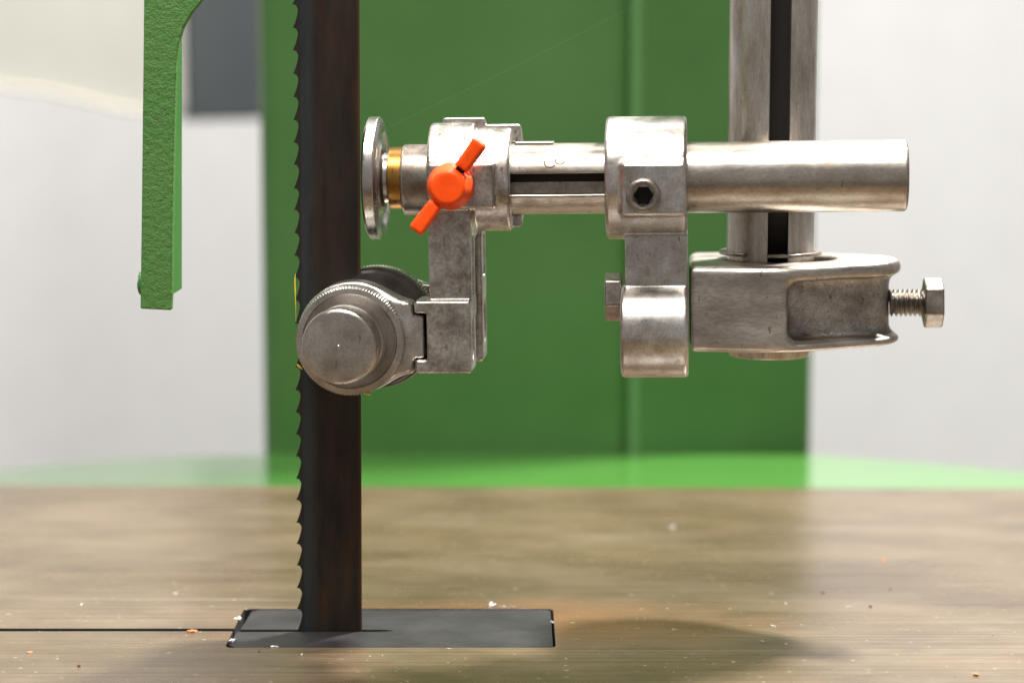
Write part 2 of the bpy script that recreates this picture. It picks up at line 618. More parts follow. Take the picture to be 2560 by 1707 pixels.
# insert plate with slot
IL, IR = rl + 0.0026, REC_R - 0.0011
f0, f1 = IY0 + 0.0003, IY1 - 0.0003
SL = onZ(985, 1574).x
s0, s1 = -0.0019, 0.0019
c3 = 0.004
lean = 0.0012
poly = [(IL - lean, s0 - 0.0002), (IL - lean, f0 + c3), (IL + 0.0015, f0)]
poly += arc(IR - 0.003, f0 + 0.003, 0.003, 270, 360, 5) + arc(IR - 0.003, f1 - 0.003, 0.003, 0, 90, 5)
poly += [(IL + 0.004, f1), (IL + 0.0012, f1 - 0.003), (IL, s1 + 0.0002)]
poly += [(SL - 0.006, s1), (SL - 0.002, s1 * 0.6), (SL, 0.0), (SL - 0.002, s0 * 0.6), (SL - 0.006, s0)]
v, f = prism_geo(poly, -0.0349, -0.0003)
o = mesh_obj('table_insert', v, f, M['insert'], None, False, 0, bevel=0.0002, seg=1, scale=1.0, side=M['gap'])
tag(o, 'dark steel insert plate let into the saw table with a slot for the blade', 'insert plate')

# ================================================================== saw column and housing behind the table
LZ = -0.015
pts_far = [(-500, 1235), (-200, 1195), (0, 1170), (180, 1152), (400, 1138), (660, 1130), (1300, 1130), (2040, 1134), (2300, 1152), (2560, 1176), (2900, 1215)]
far = [onZ(a, b, LZ) for a, b in pts_far]
poly = [(p.x, p.y) for p in far]
poly += [(far[-1].x, 0.35), (far[0].x, 0.35)]
hs = empty('wheel_housing', 'bright glossy green lower housing ledge behind the back edge of the saw table', 'machine housing')
v, f = prism_geo(poly, -0.45, LZ)
mesh_obj('housing_shell', v, f, M['ledge'], hs, False, 0, bevel=0.006, seg=3, scale=1.0)

CY = onZ(1300, 1131, LZ).y - 0.006
colm = empty('saw_column', 'broad dark green painted column of the band saw rising behind the blade', 'machine column')
xl, xr = onY(652, 900, CY).x, onY(1588, 700, CY).x
v, f = box_geo(xl, xr, CY, CY + 0.30, -0.30, 1.05)
mesh_obj('front_panel', v, f, M['column'], colm, True, 30, bevel=0.016, seg=5, scale=1.0)
xr2 = onY(2033, 800, CY + 0.03).x
v, f = prism_geo([(xr + 0.0005, CY - 0.004), (xr2, CY + 0.030), (xr2, CY + 0.28), (xr + 0.0005, CY + 0.28)], -0.30, 1.05)
mesh_obj('side_panel', v, f, M['column'], colm, True, 30, bevel=0.006, seg=4, scale=1.0)
xs0, xs1 = onY(1572, 700, CY).x, onY(1602, 700, CY).x
v, f = lathe_geo([(-0.30, (xs1 - xs0) / 2), (1.05, (xs1 - xs0) / 2)], 32)
v = orient(v, 'w', ((xs0 + xs1) / 2, CY + 0.001, 0))
mesh_obj('highlight_bead', v, f, M['edge_highlight'], colm, True, 40, scale=1.0)  # round strip in lighter green stands in for the corner's highlight

# ---------------- things further back on the wall side
cy = 1.30
def yp(px, py, Y): 
    p = onY(px, py, Y); return (p.x, p.z)
cab = empty('wall_cabinet', 'dark charcoal grey cabinet hanging at the wall left of the green column', 'cabinet')
a = yp(466, 303, cy); b = yp(760, 296, cy)
v, f = prism_geo([(a[0], a[1]), (b[0], b[1]), (b[0], 0.95), (a[0], 0.95)], cy, cy + 0.12, 'y')
mesh_obj('cabinet_box', v, f, M['charcoal'], cab, True, 30, bevel=0.003, scale=1.0)
a0 = yp(455, 303, cy)
v, f = prism_geo([(a0[0], a0[1]), (a[0] - 0.0005, a[1] - 0.001), (a[0] - 0.0005, 0.95), (a0[0], 0.95)], cy + 0.002, cy + 0.12, 'y')
mesh_obj('edge_strip', v, f, M['charcoal_edge'], cab, True, 30, bevel=0.002, scale=1.0)

hood = empty('cream_hood', 'pale cream hood with a sloping yellowed rim at upper left behind the guard', 'hood')
yh = 1.22
rim = [(-260, 205), (-120, 210), (0, 222), (120, 236), (210, 256), (290, 276), (360, 288), (430, 291)]
low = [yp(p, q, yh) for p, q in rim]
v, f = prism_geo(low + [(low[-1][0], 0.95), (low[0][0], 0.95)], yh, yh + 0.12, 'y')
mesh_obj('hood_shell', v, f, M['cream'], hood, True, 30, bevel=0.006, seg=3, scale=1.0)
up = [yp(p, q - 12, yh) for p, q in rim]
v, f = prism_geo(low + up[::-1], yh - 0.006, yh - 0.0005, 'y')
mesh_obj('rim_band', v, f, M['trim'], hood, True, 30, bevel=0.002, seg=2, scale=1.0)

# ================================================================== band saw blade
BF = Matrix.Translation(Vector((0, 0, 0)))
pb, pt = onZ(757, 1573, 0.0), onY(745.5, 0, 0.0)
pbR, ptR = onY(905.5, 1573, 0.0), onY(901.5, 0, 0.0)
axis = Vector((pt.x - pb.x, 0, pt.z - pb.z)).normalized()
Mb = Matrix(((axis.z, 0, axis.x, pb.x), (0, 1, 0, 0), (-axis.x, 0, axis.z, 0), (0, 0, 0, 1)))
blade = empty('band_saw_blade', 'tall dark rust-brown toothed band saw blade standing in the table slot', 'saw blade', Mb)
BW = (onY(905, 1300, 0).x - onY(756, 1300, 0).x) * 1000      # mm
BH = 420.0
TH = 0.55
v, f = box_geo(0, BW, -TH, TH, -34.5, BH)
mesh_obj('band', v, f, M['blade'], blade, False, 0, bevel=0.12, seg=1)
# one tooth: hooked tip pointing left and down
PITCHT = 57.0 / 6.07
tipy = (onY(738, 10, 0).z * 1000) % PITCHT
prof = [(0.0, PITCHT * 0.98), (-0.05, PITCHT * 0.82), (-0.25, PITCHT * 0.62), (-0.62, PITCHT * 0.44), (-1.15, PITCHT * 0.25), (-1.75, PITCHT * 0.09),
        (-2.25, -0.25), (-2.10, 0.05 - 0.45), (-1.4, -0.42), (-0.9, -0.85), (-0.40, -1.7), (0.0, -2.9)]
prof = [(x - 0.001, y) for x, y in prof] + [(0.0, -2.9)][:0]
tooth_me = {}
for s in (0, 1, 2):
    off = (-0.45, 0.45, 0.0)[s]
    n = len(prof)
    vv = [(x, -TH * 0.92 + off * min(1, max(0, -x / 2.4)), y) for x, y in prof] + [(x, TH * 0.92 + off * min(1, max(0, -x / 2.4)), y) for x, y in prof]
    v, f = vv, [tuple(range(n)), tuple(range(2 * n - 1, n - 1, -1))] + [(i, (i + 1) % n, n + (i + 1) % n, n + i) for i in range(n)]
    o = mesh_obj('tooth', v, f, M['blade'], blade, False, 0)
    tooth_me[s] = o
first = dict(tooth_me)
k = -1
z = tipy - PITCHT
i = 0
while z < 330:
    s = (0, 1, 2)[i % 3]
    if s in first:
        o = first.pop(s)
    else:
        o = tooth_me[s].copy()
        col.objects.link(o)
        o.parent = blade
    o.location = (0, 0, (z + random.uniform(-0.25, 0.25)) * 0.001)
    z += PITCHT
    i += 1

# ================================================================== blade guard (left)
GY = -14.0
GF = Matrix.Translation(onY(400, 775, GY * 0.001))
guard = empty('blade_guard', 'green hammered metal blade guard bar hanging down left of the blade', 'blade guard', GF)
def gp(px, py, v=0.0):
    return L(px, py, v, GF)
front = [(350.5, 772), (428, 776), (430, 735), (431, 600), (434, 420), (438, 260), (441, 160), (446, 115), (458, 72), (480, 32), (505, 2), (540, -40), (600, -90), (600, -160), (361, -160), (359.5, 0), (358, 160), (356, 330), (353.5, 560)]
poly = [gp(*p) for p in front]
v, f = prism_geo(poly, 0.0, 5.0, 'y')
mesh_obj('guard_face', v, f, M['hammer'], guard, True, 25, bevel=0.7, seg=3)
a = gp(433, 735, 5.2); b = gp(445, -160, 5.2)
ub = a[0] - 0.6
# side flange behind the face, seen as the darker strip on its right
x1 = gp(455, 700, 30)[0]
xt = gp(455, 0, 30)[0]
zb_, zt_ = gp(455, 700, 30)[1], gp(455, 0, 30)[1]
def fx(z): return x1 + (xt - x1) * (z - zb_) / (zt_ - zb_)
q = [(5.1, gp(430, 736, 5)[1]), (30, gp(455, 722, 30)[1]), (30, b[1]), (5.1, b[1])]
v = [(fx(z_) - t_, y_, z_) for t_ in (3.0, 0.0) for (y_, z_) in q]
f = [(0, 1, 2, 3), (7, 6, 5, 4), (0, 4, 5, 1), (1, 5, 6, 2), (2, 6, 7, 3), (3, 7, 4, 0)]
mesh_obj('side_flange', v, f, M['guard_side'], guard, True, 25, bevel=0.4)
sx, sz = gp(352, 714, 8)
v, f = lathe_geo([(0, 4.6), (-1.0, 4.4), (-1.9, 3.4), (-2.4, 1.8), (-2.5, 0.01)], 32)
v = orient(v, 'u', (sx + 1.0, 9, sz))
mesh_obj('screw_head', v, f, M['guard_side'], guard, True, 40)
v, f = lathe_geo([(-2.0, 2.2), (x1 - sx - 1.5, 2.2), (x1 - sx - 0.2, 1.6)], 24)
v = orient(v, 'u', (sx, 16, gp(455, 693, 16)[1]))
mesh_obj('screw_end', v, f, M['guard_side'], guard, True, 40)

# ================================================================== horizontal guide rod
RR = 14.75
rod = empty('guide_rod', 'horizontal polished steel rod with a milled slot held in the clamp', 'rod', AF)
u0 = L(1009, 445)[0]; u1 = L(2266, 440)[0]
us0, us1 = L(1200, 450)[0], L(1600, 450)[0]
wt, wb = L(1400, 434, -13)[1], L(1400, 487, -13)[1]
def f_rod(p):
    d = scyl(p, 'u', (0, 0, 0), RR, u0, u1, 1.3)
    s = sbox(p, (us0, -40, wb), (us1, -8.2, wt), 0.1)
    return smax(d, -s, 0.5)
sdf_obj('rod_shaft', f_rod, (u0 - 2, -16.5, -16.5), (u1 + 2, 16.5, 16.5), 0.6, M['rod'], rod)
v, f = box_geo(us0 + 0.2, us1 - 0.2, -8.35, -8.05, wb + 0.1, wt - 0.1)
mesh_obj('slot_floor', v, f, M['bolt'], rod, False, 0)
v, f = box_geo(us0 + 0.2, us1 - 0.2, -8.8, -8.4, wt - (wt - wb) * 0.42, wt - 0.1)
mesh_obj('slot_shade', v, f, M['lining'], rod, False, 0)  # dark strip paints the overhang's shade onto the slot floor
v, f = lathe_geo([(u0 - 0.05, 13.4), (u0 + 1.3, RR + 0.08), (L(1110, 445)[0], RR + 0.08)], 96, False)
mesh_obj('browned_end', orient(v, 'u', (0, 0, 0)), f, M['rod_end'], rod, True, 30)
ka, kb = L(1290, 356, 2)[0], L(1386, 356, 2)[0]
v, f = box_geo(ka, kb, -4.0, 4.0, 12.5, L(1330, 354, 0)[1])
mesh_obj('key', v, f, M['rod'], rod, False, 0, bevel=0.5)

def ring_mark(px, py, rx, rz_, a0, a1, name='stamp_mark'):
    cu, cw = L(px, py, -13)
    v, f = [], []
    ns, nn = 36, 6
    for i in range(ns + 1):
        t = R(a0 + (a1 - a0) * i / ns)
        u_, w_ = cu + rx * math.cos(t), cw + rz_ * math.sin(t)
        v0 = -math.sqrt(RR * RR - w_ * w_)
        for k in range(nn):
            b = 2 * math.pi * k / nn
            rr = 0.30 * math.cos(b)
            v.append((u_ + rr * math.cos(t), v0 - 0.02 + 0.08 * math.sin(b), w_ + rr * math.sin(t)))
    for i in range(ns):
        for k in range(nn):
            a, b = i * nn + k, i * nn + (k + 1) % nn
            f.append((a, b, b + nn, a + nn))
    mesh_obj(name, v, f, M['stamp'], rod, True, 0)
ring_mark(1375, 407, 2.3, 2.0, 40, 330)
ring_mark(1400, 402, 1.9, 1.5, 140, 420)
# ================================================================== double clamp on the rod
clamp = empty('rod_clamp', 'cast aluminium double clamp with socket screw gripping the middle of the rod', 'clamp', AF)
cu0, cu1 = L(1514, 445, -10)[0], L(1717, 445, -10)[0]
CR = 25.4
pu0 = L(1553, 470, -27)[0]
pw1, pw0 = L(1630, 407, -27)[1], L(1630, 541, -27)[1]
nu0 = L(1562, 650, -15)[0]
lu0 = L(1552, 830, -15)[0]
lw1, lw0 = L(1640, 706, 0)[1], L(1640, 942, -8)[1]
lc, lr = (lw1 + lw0) / 2, (lw1 - lw0) / 2
def f_clamp(p):
    ring = scyl(p, 'u', (0, 0, 0), CR, cu0, cu1, 1.6)
    pad = sbox(p, (pu0, -27.3, pw0), (cu1 - 0.25, 0, pw1), 1.8)
    neck = sbox(p, (nu0, -13.0, lc + 4), (cu1 + 0.2, 17.5, L(1640, 586, -13)[1]), 0.8)
    low = scyl(p, 'u', (0, -8.0, lc), lr, lu0, cu1 + 0.4, 1.6)
    d = smin(ring, pad, 2.2)
    d = smin(d, neck, 0.8)
    d = smin(d, low, 1.2)
    bore = scyl(p, 'u', (0, 0, 0), RR + 0.35, cu0 - 9, cu1 + 9)
    return smax(d, -bore, 0.8)
sdf_obj('clamp_body', f_clamp, (cu0 - 2, -31, lc - lr - 2), (cu1 + 3, 28, 28), 0.62, M['cast'], clamp)

# hex socket screw in the pad
su, sw = L(1608, 490, -31)
def socket_geo(r, hexr, h, depth, n=48):
    rings = []
    def circ(rad, a): return [(a, rad * math.cos(2 * math.pi * i / n), rad * math.sin(2 * math.pi * i / n)) for i in range(n)]
    def hexa(rad, a):
        out = []
        for i in range(n):
            t = 2 * math.pi * i / n
            q = ((t + math.pi / 6) % (math.pi / 3)) - math.pi / 6
            rad2 = rad * math.cos(math.pi / 6) / math.cos(q)
            out.append((a, rad2 * math.cos(t + 0.12), rad2 * math.sin(t + 0.12)))
        return out
    rings = [circ(r, 0), circ(r, -h + 1.1), circ(r - 0.35, -h + 0.4), circ(r - 1.1, -h), circ(hexr + 0.7, -h), hexa(hexr, -h + 0.35), hexa(hexr, -h + depth)]
    v = [p for rg in rings for p in rg]
    f = []
    for k in range(len(rings) - 1):
        for i in range(n):
            j = (i + 1) % n
            f.append((k * n + i, k * n + j, (k + 1) * n + j, (k + 1) * n + i))
    f.append(tuple(range((len(rings) - 1) * n, len(rings) * n)))
    return v, f
scr = socket_geo(7.0, 4.75, 5.5, 5.2)
sc_o = mesh_obj('socket_screw', orient(scr[0], 'v', (su, -27.0, sw)), scr[1], M['bolt'], clamp, True, 40)

v, f = lathe_geo([(-27.35, 4.0), (-27.2, 4.0)], 6)
mesh_obj('socket_floor', orient(v, 'v', (su, 0, sw)), f, M['gap'], clamp, False, 0)
# hex bolt at the left of the lower boss
hu0, hu1 = L(1513, 742, 0)[0], L(1556, 742, 0)[0]
hb_w = L(1533, 742, 0)[1]
def hex_geo(r, a0, a1, rot=0.0):
    poly = [(r * math.cos(R(60 * i) + rot), r * math.sin(R(60 * i) + rot)) for i in range(6)]
    return prism_geo(poly, a0, a1, 'x')
hv, hf = hex_geo(10.4, hu0, hu1, R(14))
hv = [(a, b, c + hb_w) for a, b, c in hv]
mesh_obj('hex_bolt_head', hv, hf, M['bolt'], clamp, True, 30, bevel=0.9, seg=3)

# ================================================================== vertical guide post
PV = 34.0
PF = Matrix.Translation(AF @ Vector((0, 0, 0))) @ Matrix.Rotation(-YAW, 4, 'Z')
post = empty('guide_post', 'vertical steel post with a dark keyway groove rising behind the rod', 'post', PF)
pl, pr = L(1820, 300, PV, PF)[0], L(2041, 300, PV, PF)[0]
PU, PR = (pl + pr) / 2, (pr - pl) / 2
g0, g1 = L(1923.5, 300, PV - PR, PF)[0] - PU, L(1975, 300, PV - PR, PF)[0] - PU
poly = []
a0 = math.asin(g0 / PR); a1 = math.asin(g1 / PR)
n = 80
start, end = a1, a0 + 2 * math.pi
for i in range(n + 1):
    t = start + (end - start) * i / n
    poly.append((PU + PR * math.sin(t), PV - PR * math.cos(t)))
gd = PV - PR + 10.5
poly += [(PU + g0, gd), (PU + g1, gd)]
wbot = L(1927, 902, PV - 18, PF)[1]
v, f = prism_geo(poly, L(1927, 640, PV, PF)[1] - 12, 260.0)
mesh_obj('post_shaft', v, f, M['post'], post, True, 30, bevel=0.35, seg=2)
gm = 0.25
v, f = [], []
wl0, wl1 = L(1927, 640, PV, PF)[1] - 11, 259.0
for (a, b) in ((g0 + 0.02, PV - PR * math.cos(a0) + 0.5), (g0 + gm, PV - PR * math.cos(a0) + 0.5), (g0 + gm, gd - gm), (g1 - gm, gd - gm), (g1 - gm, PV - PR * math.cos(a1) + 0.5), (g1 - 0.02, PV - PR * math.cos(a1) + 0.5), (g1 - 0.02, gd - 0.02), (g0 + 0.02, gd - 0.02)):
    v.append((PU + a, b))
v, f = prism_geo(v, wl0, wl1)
mesh_obj('keyway_lining', v, f, M['lining'], post, False, 0)  # dark brown lining along the keyway walls and floor
# snap ring round the foot of the post, open at the front left
wr = L(1930, 640, PV, PF)[1] + 0.9
rv, rf = [], []
ns = 60
for i in range(ns + 1):
    t = R(-6 + 332 * i / ns)
    for (dr, dz) in ((0, 0), (3.1, 0), (3.1, 1.5), (0, 1.5)):
        rr = PR + 0.15 + dr
        rv.append((PU + rr * math.sin(t), PV - rr * math.cos(t), wr + dz))
for i in range(ns):
    for q in range(4):
        a, b = i * 4 + q, i * 4 + (q + 1) % 4
        rf.append((a, b, b + 4, a + 4))
rf += [(0, 1, 2, 3), (ns * 4 + 3, ns * 4 + 2, ns * 4 + 1, ns * 4)]
mesh_obj('snap_ring', rv, rf, M['bolt'], post, True, 30, bevel=0.35, seg=2)
wb1 = L(1930, 870, PV - 18, PF)[1]
cv, cf = lathe_geo([(wb1 + 4, PR - 1.0), (wbot + 1.2, PR - 1.0), (wbot + 0.3, PR - 1.5), (wbot, PR - 2.6), (wbot, 6)], 64)
mesh_obj('post_foot', orient(cv, 'w', (PU, PV, 0)), cf, M['post'], post, True, 30)

# ================================================================== bracket on the post
BFm = AF
brk = empty('post_bracket', 'cast bracket with open side pocket clamped round the foot of the post', 'bracket', AF)
bu0 = L(1723, 760, -4)[0]
Pw = AFI @ (PF @ Vector((PU * 0.001, PV * 0.001, -0.06)))
PAu, PAv = Pw.x * 1000, Pw.y * 1000
bR = L(2251, 760, PAv)[0]
rA, rB = 41.0, 24.0
uB = bR - rB
wtop, wbt = L(1890, 668, PAv - rA)[1], L(1890, 885, PAv - rA)[1]
webR = L(2222, 760, PAv)[0]
pk0 = L(1968, 780, -4)[0]
pkt, pkb = L(2060, 704, -2)[1], L(2060, 858, -2)[1]
def cone2(x, y, ua, ra, ub, rb):
    # 2-D round cone from (ua, ra) to (ub, rb) along x
    hgt = ub - ua
    b = (ra - rb) / hgt
    a = math.sqrt(max(1e-6, 1 - b * b))
    px = np.abs(y)
    py = x - ua
    k = a * py - b * px
    c1 = length(px, py) - ra
    c2 = length(px, py - hgt) - rb
    c3 = a * px + b * py - ra
    return np.where(px * (-b) + py * a < 0, c1, np.where(px * (-b) + py * a > a * hgt, c2, c3))
def f_brk(p):
    x, y, z = p[0], p[1] - PAv, p[2]
    plan = cone2(x, y, PAu - 3, rA, uB, rB)
    left = np.maximum(np.abs(y) - (rA - 4.5), np.maximum(bu0 - x, x - PAu))
    plan = smin(plan, left, 5.0)
    zc, zh = (wtop + wbt) / 2, (wtop - wbt) / 2
    # slight fall of the top edge towards the ends
    hz = np.abs(z - zc) - zh
    d = smax(plan, hz, 4.2)
    d = smax(d, bu0 - x, 2.0)
    web = cone2(x, y, PAu, 22.0, webR - 12, 12.0)
    pc, ph = (pkt + pkb) / 2, (pkt - pkb) / 2
    pocket = smax(smax(-web, np.abs(z - pc) - ph, 5.0), pk0 - x, 6.0)
    pocket = np.maximum(pocket, y - 200)
    d = smax(d, -pocket, 3.4)
    hx = np.clip(x, PAu, PAu + 9.0)
    hole = length(x - hx, y) - (PR + 0.5)
    hole = np.maximum(hole, (zc + zh - 9) - z)
    return smax(d, -hole, 0.6)
def in_pocket(c):
    y = c[:, 1] - PAv
    plan = cone2(c[:, 0], y, PAu - 3, rA, uB, rB)
    return (c[:, 0] > pk0 + 0.8) & (c[:, 2] < pkt - 0.6) & (c[:, 2] > pkb + 0.6) & (plan < -1.6)
sdf_obj('bracket_body', f_brk, (bu0 - 2, PAv - rA - 3, wbt - 3), (bR + 3, PAv + rA + 3, wtop + 3), 0.7, M['brushed'], brk, M['sand'], in_pocket)

# clamp screw on the right end of the bracket
tu0, tu1, tu2 = L(2215, 757, PAv)[0], L(2308, 757, PAv)[0], L(2356, 757, PAv)[0]
tw = L(2290, 757, PAv)[1]
cs = empty('clamp_screw', 'hex head clamp screw with bare thread sticking out right of the bracket', 'screw', AF)
pitch = 2.0
turns = int((tu1 - tu0) / pitch) + 1
v, f = [], []
n = 32
for t in range(turns):
    for k, (da, r) in enumerate(((0.0, 4.5), (0.75, 5.9), (1.05, 5.9), (1.8, 4.5))):
        for i in range(n):
            th = 2 * math.pi * i / n
            v.append((tu0 + (t + i / n) * pitch + da, PAv + r * math.cos(th), tw + r * math.sin(th)))
m = turns * 4
for k in range(m - 1):
    for i in range(n - 1):
        f.append((k * n + i, k * n + i + 1, (k + 1) * n + i + 1, (k + 1) * n + i))
for k in range(m - 5):
    f.append((k * n + n - 1, (k + 4) * n, (k + 5) * n, (k + 1) * n + n - 1))
mesh_obj('thread', v, f, M['bolt'], cs, True, 50)
hv, hf = hex_geo(10.9, tu1, tu2, R(20))
hv = [(a, b + PAv, c + tw) for a, b, c in hv]
mesh_obj('screw_head', hv, hf, M['bolt'], cs, True, 30, bevel=1.0, seg=3)

# ================================================================== roller guide (arm casting with rollers)
rg = empty('roller_guide', 'cast twin-arm roller guide clamped on the rod and hugging the blade', 'blade guide', AF)
r1a, r1b = L(1073, 440, -12)[0], L(1186, 440, -12)[0]
r2b = L(1277, 440, -12)[0]
pdu0, pdu1 = L(1068, 470, -27)[0], L(1232, 470, -27)[0]
pdw1, pdw0 = L(1150, 408, -27)[1], L(1150, 523, -27)[1]
au0, au1 = L(1071, 650, -22)[0], L(1177, 650, -22)[0]
bu_0, bu_1 = L(1036, 840, -26)[0], L(1177, 840, -26)[0]
bw1, bw0 = L(1110, 753, -26)[1], L(1110, 935, -26)[1]
nk_u = L(1066, 840, -26)[0]
nk1, nk0 = L(1050, 784, -26)[1], L(1050, 901, -26)[1]
ra_w0 = L(1205, 903, 14)[1]
rau1 = L(1207, 700, 14)[0]
def f_arm(p):
    u, vv, ww = p
    rr1 = smax(scyl(p, 'u', (0, 2.0, 1.9), 23.8, r1a + 4.2, r1b + 3.4, 1.4), 3.0 - vv, 0.8)
    rr2 = smax(scyl(p, 'u', (0, 2.0, 1.2), 21.6, r1b + 2, r2b + 3.2, 1.4), 3.0 - vv, 0.8)
    f1 = smax(scyl(p, 'u', (0, 0, 0), 23.8, r1a, r1b, 1.4), vv + 2.0, 0.8)
    f2 = smax(scyl(p, 'u', (0, 0, 0), 21.6, r1b - 2, r2b, 1.4), vv + 2.0, 0.8)
    core = scyl(p, 'u', (0, 0, 0), 17.5, r1a + 1, r2b - 1.0, 0.5)
    d = smin(smin(f1, f2, 0.6), smin(rr1, rr2, 0.6), 0.2)
    d = smin(d, core, 0.8)
    pad = sbox(p, (pdu0, -27.2, pdw0), (pdu1, 0, pdw1), 1.5)
    d = smin(d, pad, 1.6)
    arm = sbox(p, (au0, -22.0, bw1 - 8), (au1, -4.0, -8), 0.9)
    blk = sbox(p, (bu_0, -25.5, bw0), (bu_1, -4.0, bw1), 1.3)
    notch = sbox(p, (bu_0 - 9, -40, nk0), (nk_u, 9, nk1), 0.8)
    blk = smax(blk, -notch, 1.0)
    arm = smin(arm, blk, 1.5)
    # long slot and oval hole in the right side of the arm
    s1 = sbox(p, (au1 - 2.0, -16.5, L(1185, 735, -13)[1]), (au1 + 5, -9.5, L(1185, 585, -13)[1]), 1.0)
    arm = smax(arm, -s1, 0.5)
    hw = L(1185, 838, -13)[1]
    hole = length((vv + 14.5) / 4.6, (ww - hw) / 10.0) - 1.0
    hole = np.maximum(hole * 4.6, (au1 - 6) - u)
    arm = smax(arm, -hole, 0.6)
    d = smin(d, arm, 1.5)
    rear = sbox(p, (au0 + 2, 12.0, ra_w0), (rau1, 30.0, -4), 1.8)
    s2 = sbox(p, (rau1 - 2.0, 18.0, L(1218, 690, 20)[1]), (rau1 + 5, 26.0, L(1218, 585, 20)[1]), 1.0)
    rear = smax(rear, -s2, 0.5)
    hw2 = L(1216, 800, 20)[1]
    hole2 = length((vv - 21.5) / 4.2, (ww - hw2) / 9.5) - 1.0
    hole2 = np.maximum(hole2 * 4.2, (rau1 - 6) - u)
    rear = smax(rear, -hole2, 0.6)
    d = smin(d, rear, 1.5)
    bore = scyl(p, 'u', (0, 0, 0), RR + 0.6, r1a - 9, r2b + 9)
    d = smax(d, -bore, 0.6)
    return d
sdf_obj('arm_casting', f_arm, (bu_0 - 3, -30, bw0 - 3), (r2b + 6, 33, 29), 0.62, M['cast_worn'], rg)

# front roller stack
def ctr(px, py, v):
    a, b = L(px, py, v)
    return a, v, b
hc = ctr(886, 843, -20)
HRr = 23.4
tg1, tg0 = L(1030, 755, -24)[1], L(1030, 933, -24)[1]
tgu = L(1033, 840, -24)[0]
nsu = L(1060, 840, -24)[0]
ns1, ns0 = L(1048, 788, -24)[1], L(1048, 897, -24)[1]
def f_house(p):
    d = scyl(p, 'v', hc, HRr, -23.5, -11.5, 1.6)
    t = sbox(p, (hc[0], -24.0, tg0), (tgu, -13.0, tg1), 1.5)
    d = smin(d, t, 7.0)
    nose = sbox(p, (tgu - 6, -23.5, ns0), (nsu, -13.5, ns1), 1.3)
    d = smin(d, nose, 1.2)
    riv = scyl(p, 'v', (L(1017, 769, -24)[0], 0, L(1017, 769, -24)[1]), 1.9, -24.9, -20, 0.5)
    riv2 = scyl(p, 'v', (L(1018, 914, -24)[0], 0, L(1018, 914, -24)[1]), 1.9, -24.9, -20, 0.5)
    d = smin(smin(d, riv, 0.5), riv2, 0.5)
    groove = np.abs(length(p[0] - hc[0], p[2] - hc[2]) - 24.0) - 0.5
    return d
sdf_obj('roller_housing', f_house, (hc[0] - HRr - 2, -26.5, hc[2] - HRr - 2), (nsu + 2, -10, hc[2] + HRr + 2), 0.55, M['cast'], rg)

kc = ctr(876, 852, -27)
pr_ = [(-23.0, 20.5), (-23.0, 22.0), (-23.6, 22.35), (-28.4, 22.35), (-29.0, 21.7), (-29.4, 19.6), (-28.9, 19.2), (-28.3, 17.2), (-28.3, 8.0)]
v, f = lathe_geo(pr_, 220, True, {2: 0.55, 3: 0.55, 1: 0.2})
v = orient([(a, b, c) for a, b, c in v], 'v', (kc[0], 0, kc[2]))
ring_o = mesh_obj('knurled_ring', v, f, M['cap'], rg, True, 30)

TILT = Matrix.Rotation(R(-4.0), 4, 'Z')
cc = ctr(874, 852, -28)
pc = [(0.5, 15.6), (-8.0, 15.6), (-8.6, 15.15), (-10.2, 15.15), (-10.8, 15.5), (-18.6, 15.5), (-19.8, 15.1), (-20.45, 14.3), (-20.6, 13.7), (-20.6, 0.9), (-20.9, 0.5), (-21.0, 0.05)]
v, f = lathe_geo(pc, 160, True, {2: 0.3, 3: 0.3})
v = [tuple(TILT @ Vector(q)) for q in orient(v, 'v', (0, 0, 0))]
v = [(a + cc[0], b + cc[1], c + cc[2]) for a, b, c in v]
mesh_obj('end_cap', v, f, M['cap'], rg, True, 30)

dc = ctr(936, 820, -6)
v, f = lathe_geo([(-11.2, 6), (-11.2, 20.0), (-10.0, 23.6), (-8.6, 24.6), (-7.6, 24.6), (-7.2, 24.0), (-6.6, 24.0), (-6.2, 25.2), (-1.4, 25.6), (-0.8, 25.0), (-0.8, 6)], 120)
mesh_obj('front_roller', orient(v, 'v', (dc[0], 0, dc[2])), f, M['black'], rg, True, 25)
ec = ctr(946, 815, 5)
v, f = lathe_geo([(0.8, 6), (0.8, 25.0), (1.4, 25.6), (8.6, 25.6), (9.2, 25.0), (9.2, 6)], 240, True, {2: 0.5, 3: 0.5})
mesh_obj('rear_roller', orient(v, 'v', (ec[0], 0, ec[2])), f, M['bolt'], rg, True, 25)
ta = L(1010, 712, 14); tb = L(1090, 742, 14)
def f_rh(p):
    d = scyl(p, 'v', (ec[0], 0, ec[2]), 22.5, 10.0, 22.0, 1.5)
    t = sbox(p, (ec[0], 11.0, ec[2] - 14), (au0 + 6, 21.0, ta[1]), 1.5)
    return smin(d, t, 6.0)
sdf_obj('rear_housing', f_rh, (ec[0] - 25, 8, ec[2] - 25), (au0 + 8, 24, ec[2] + 25), 0.8, M['cast_worn'], rg)

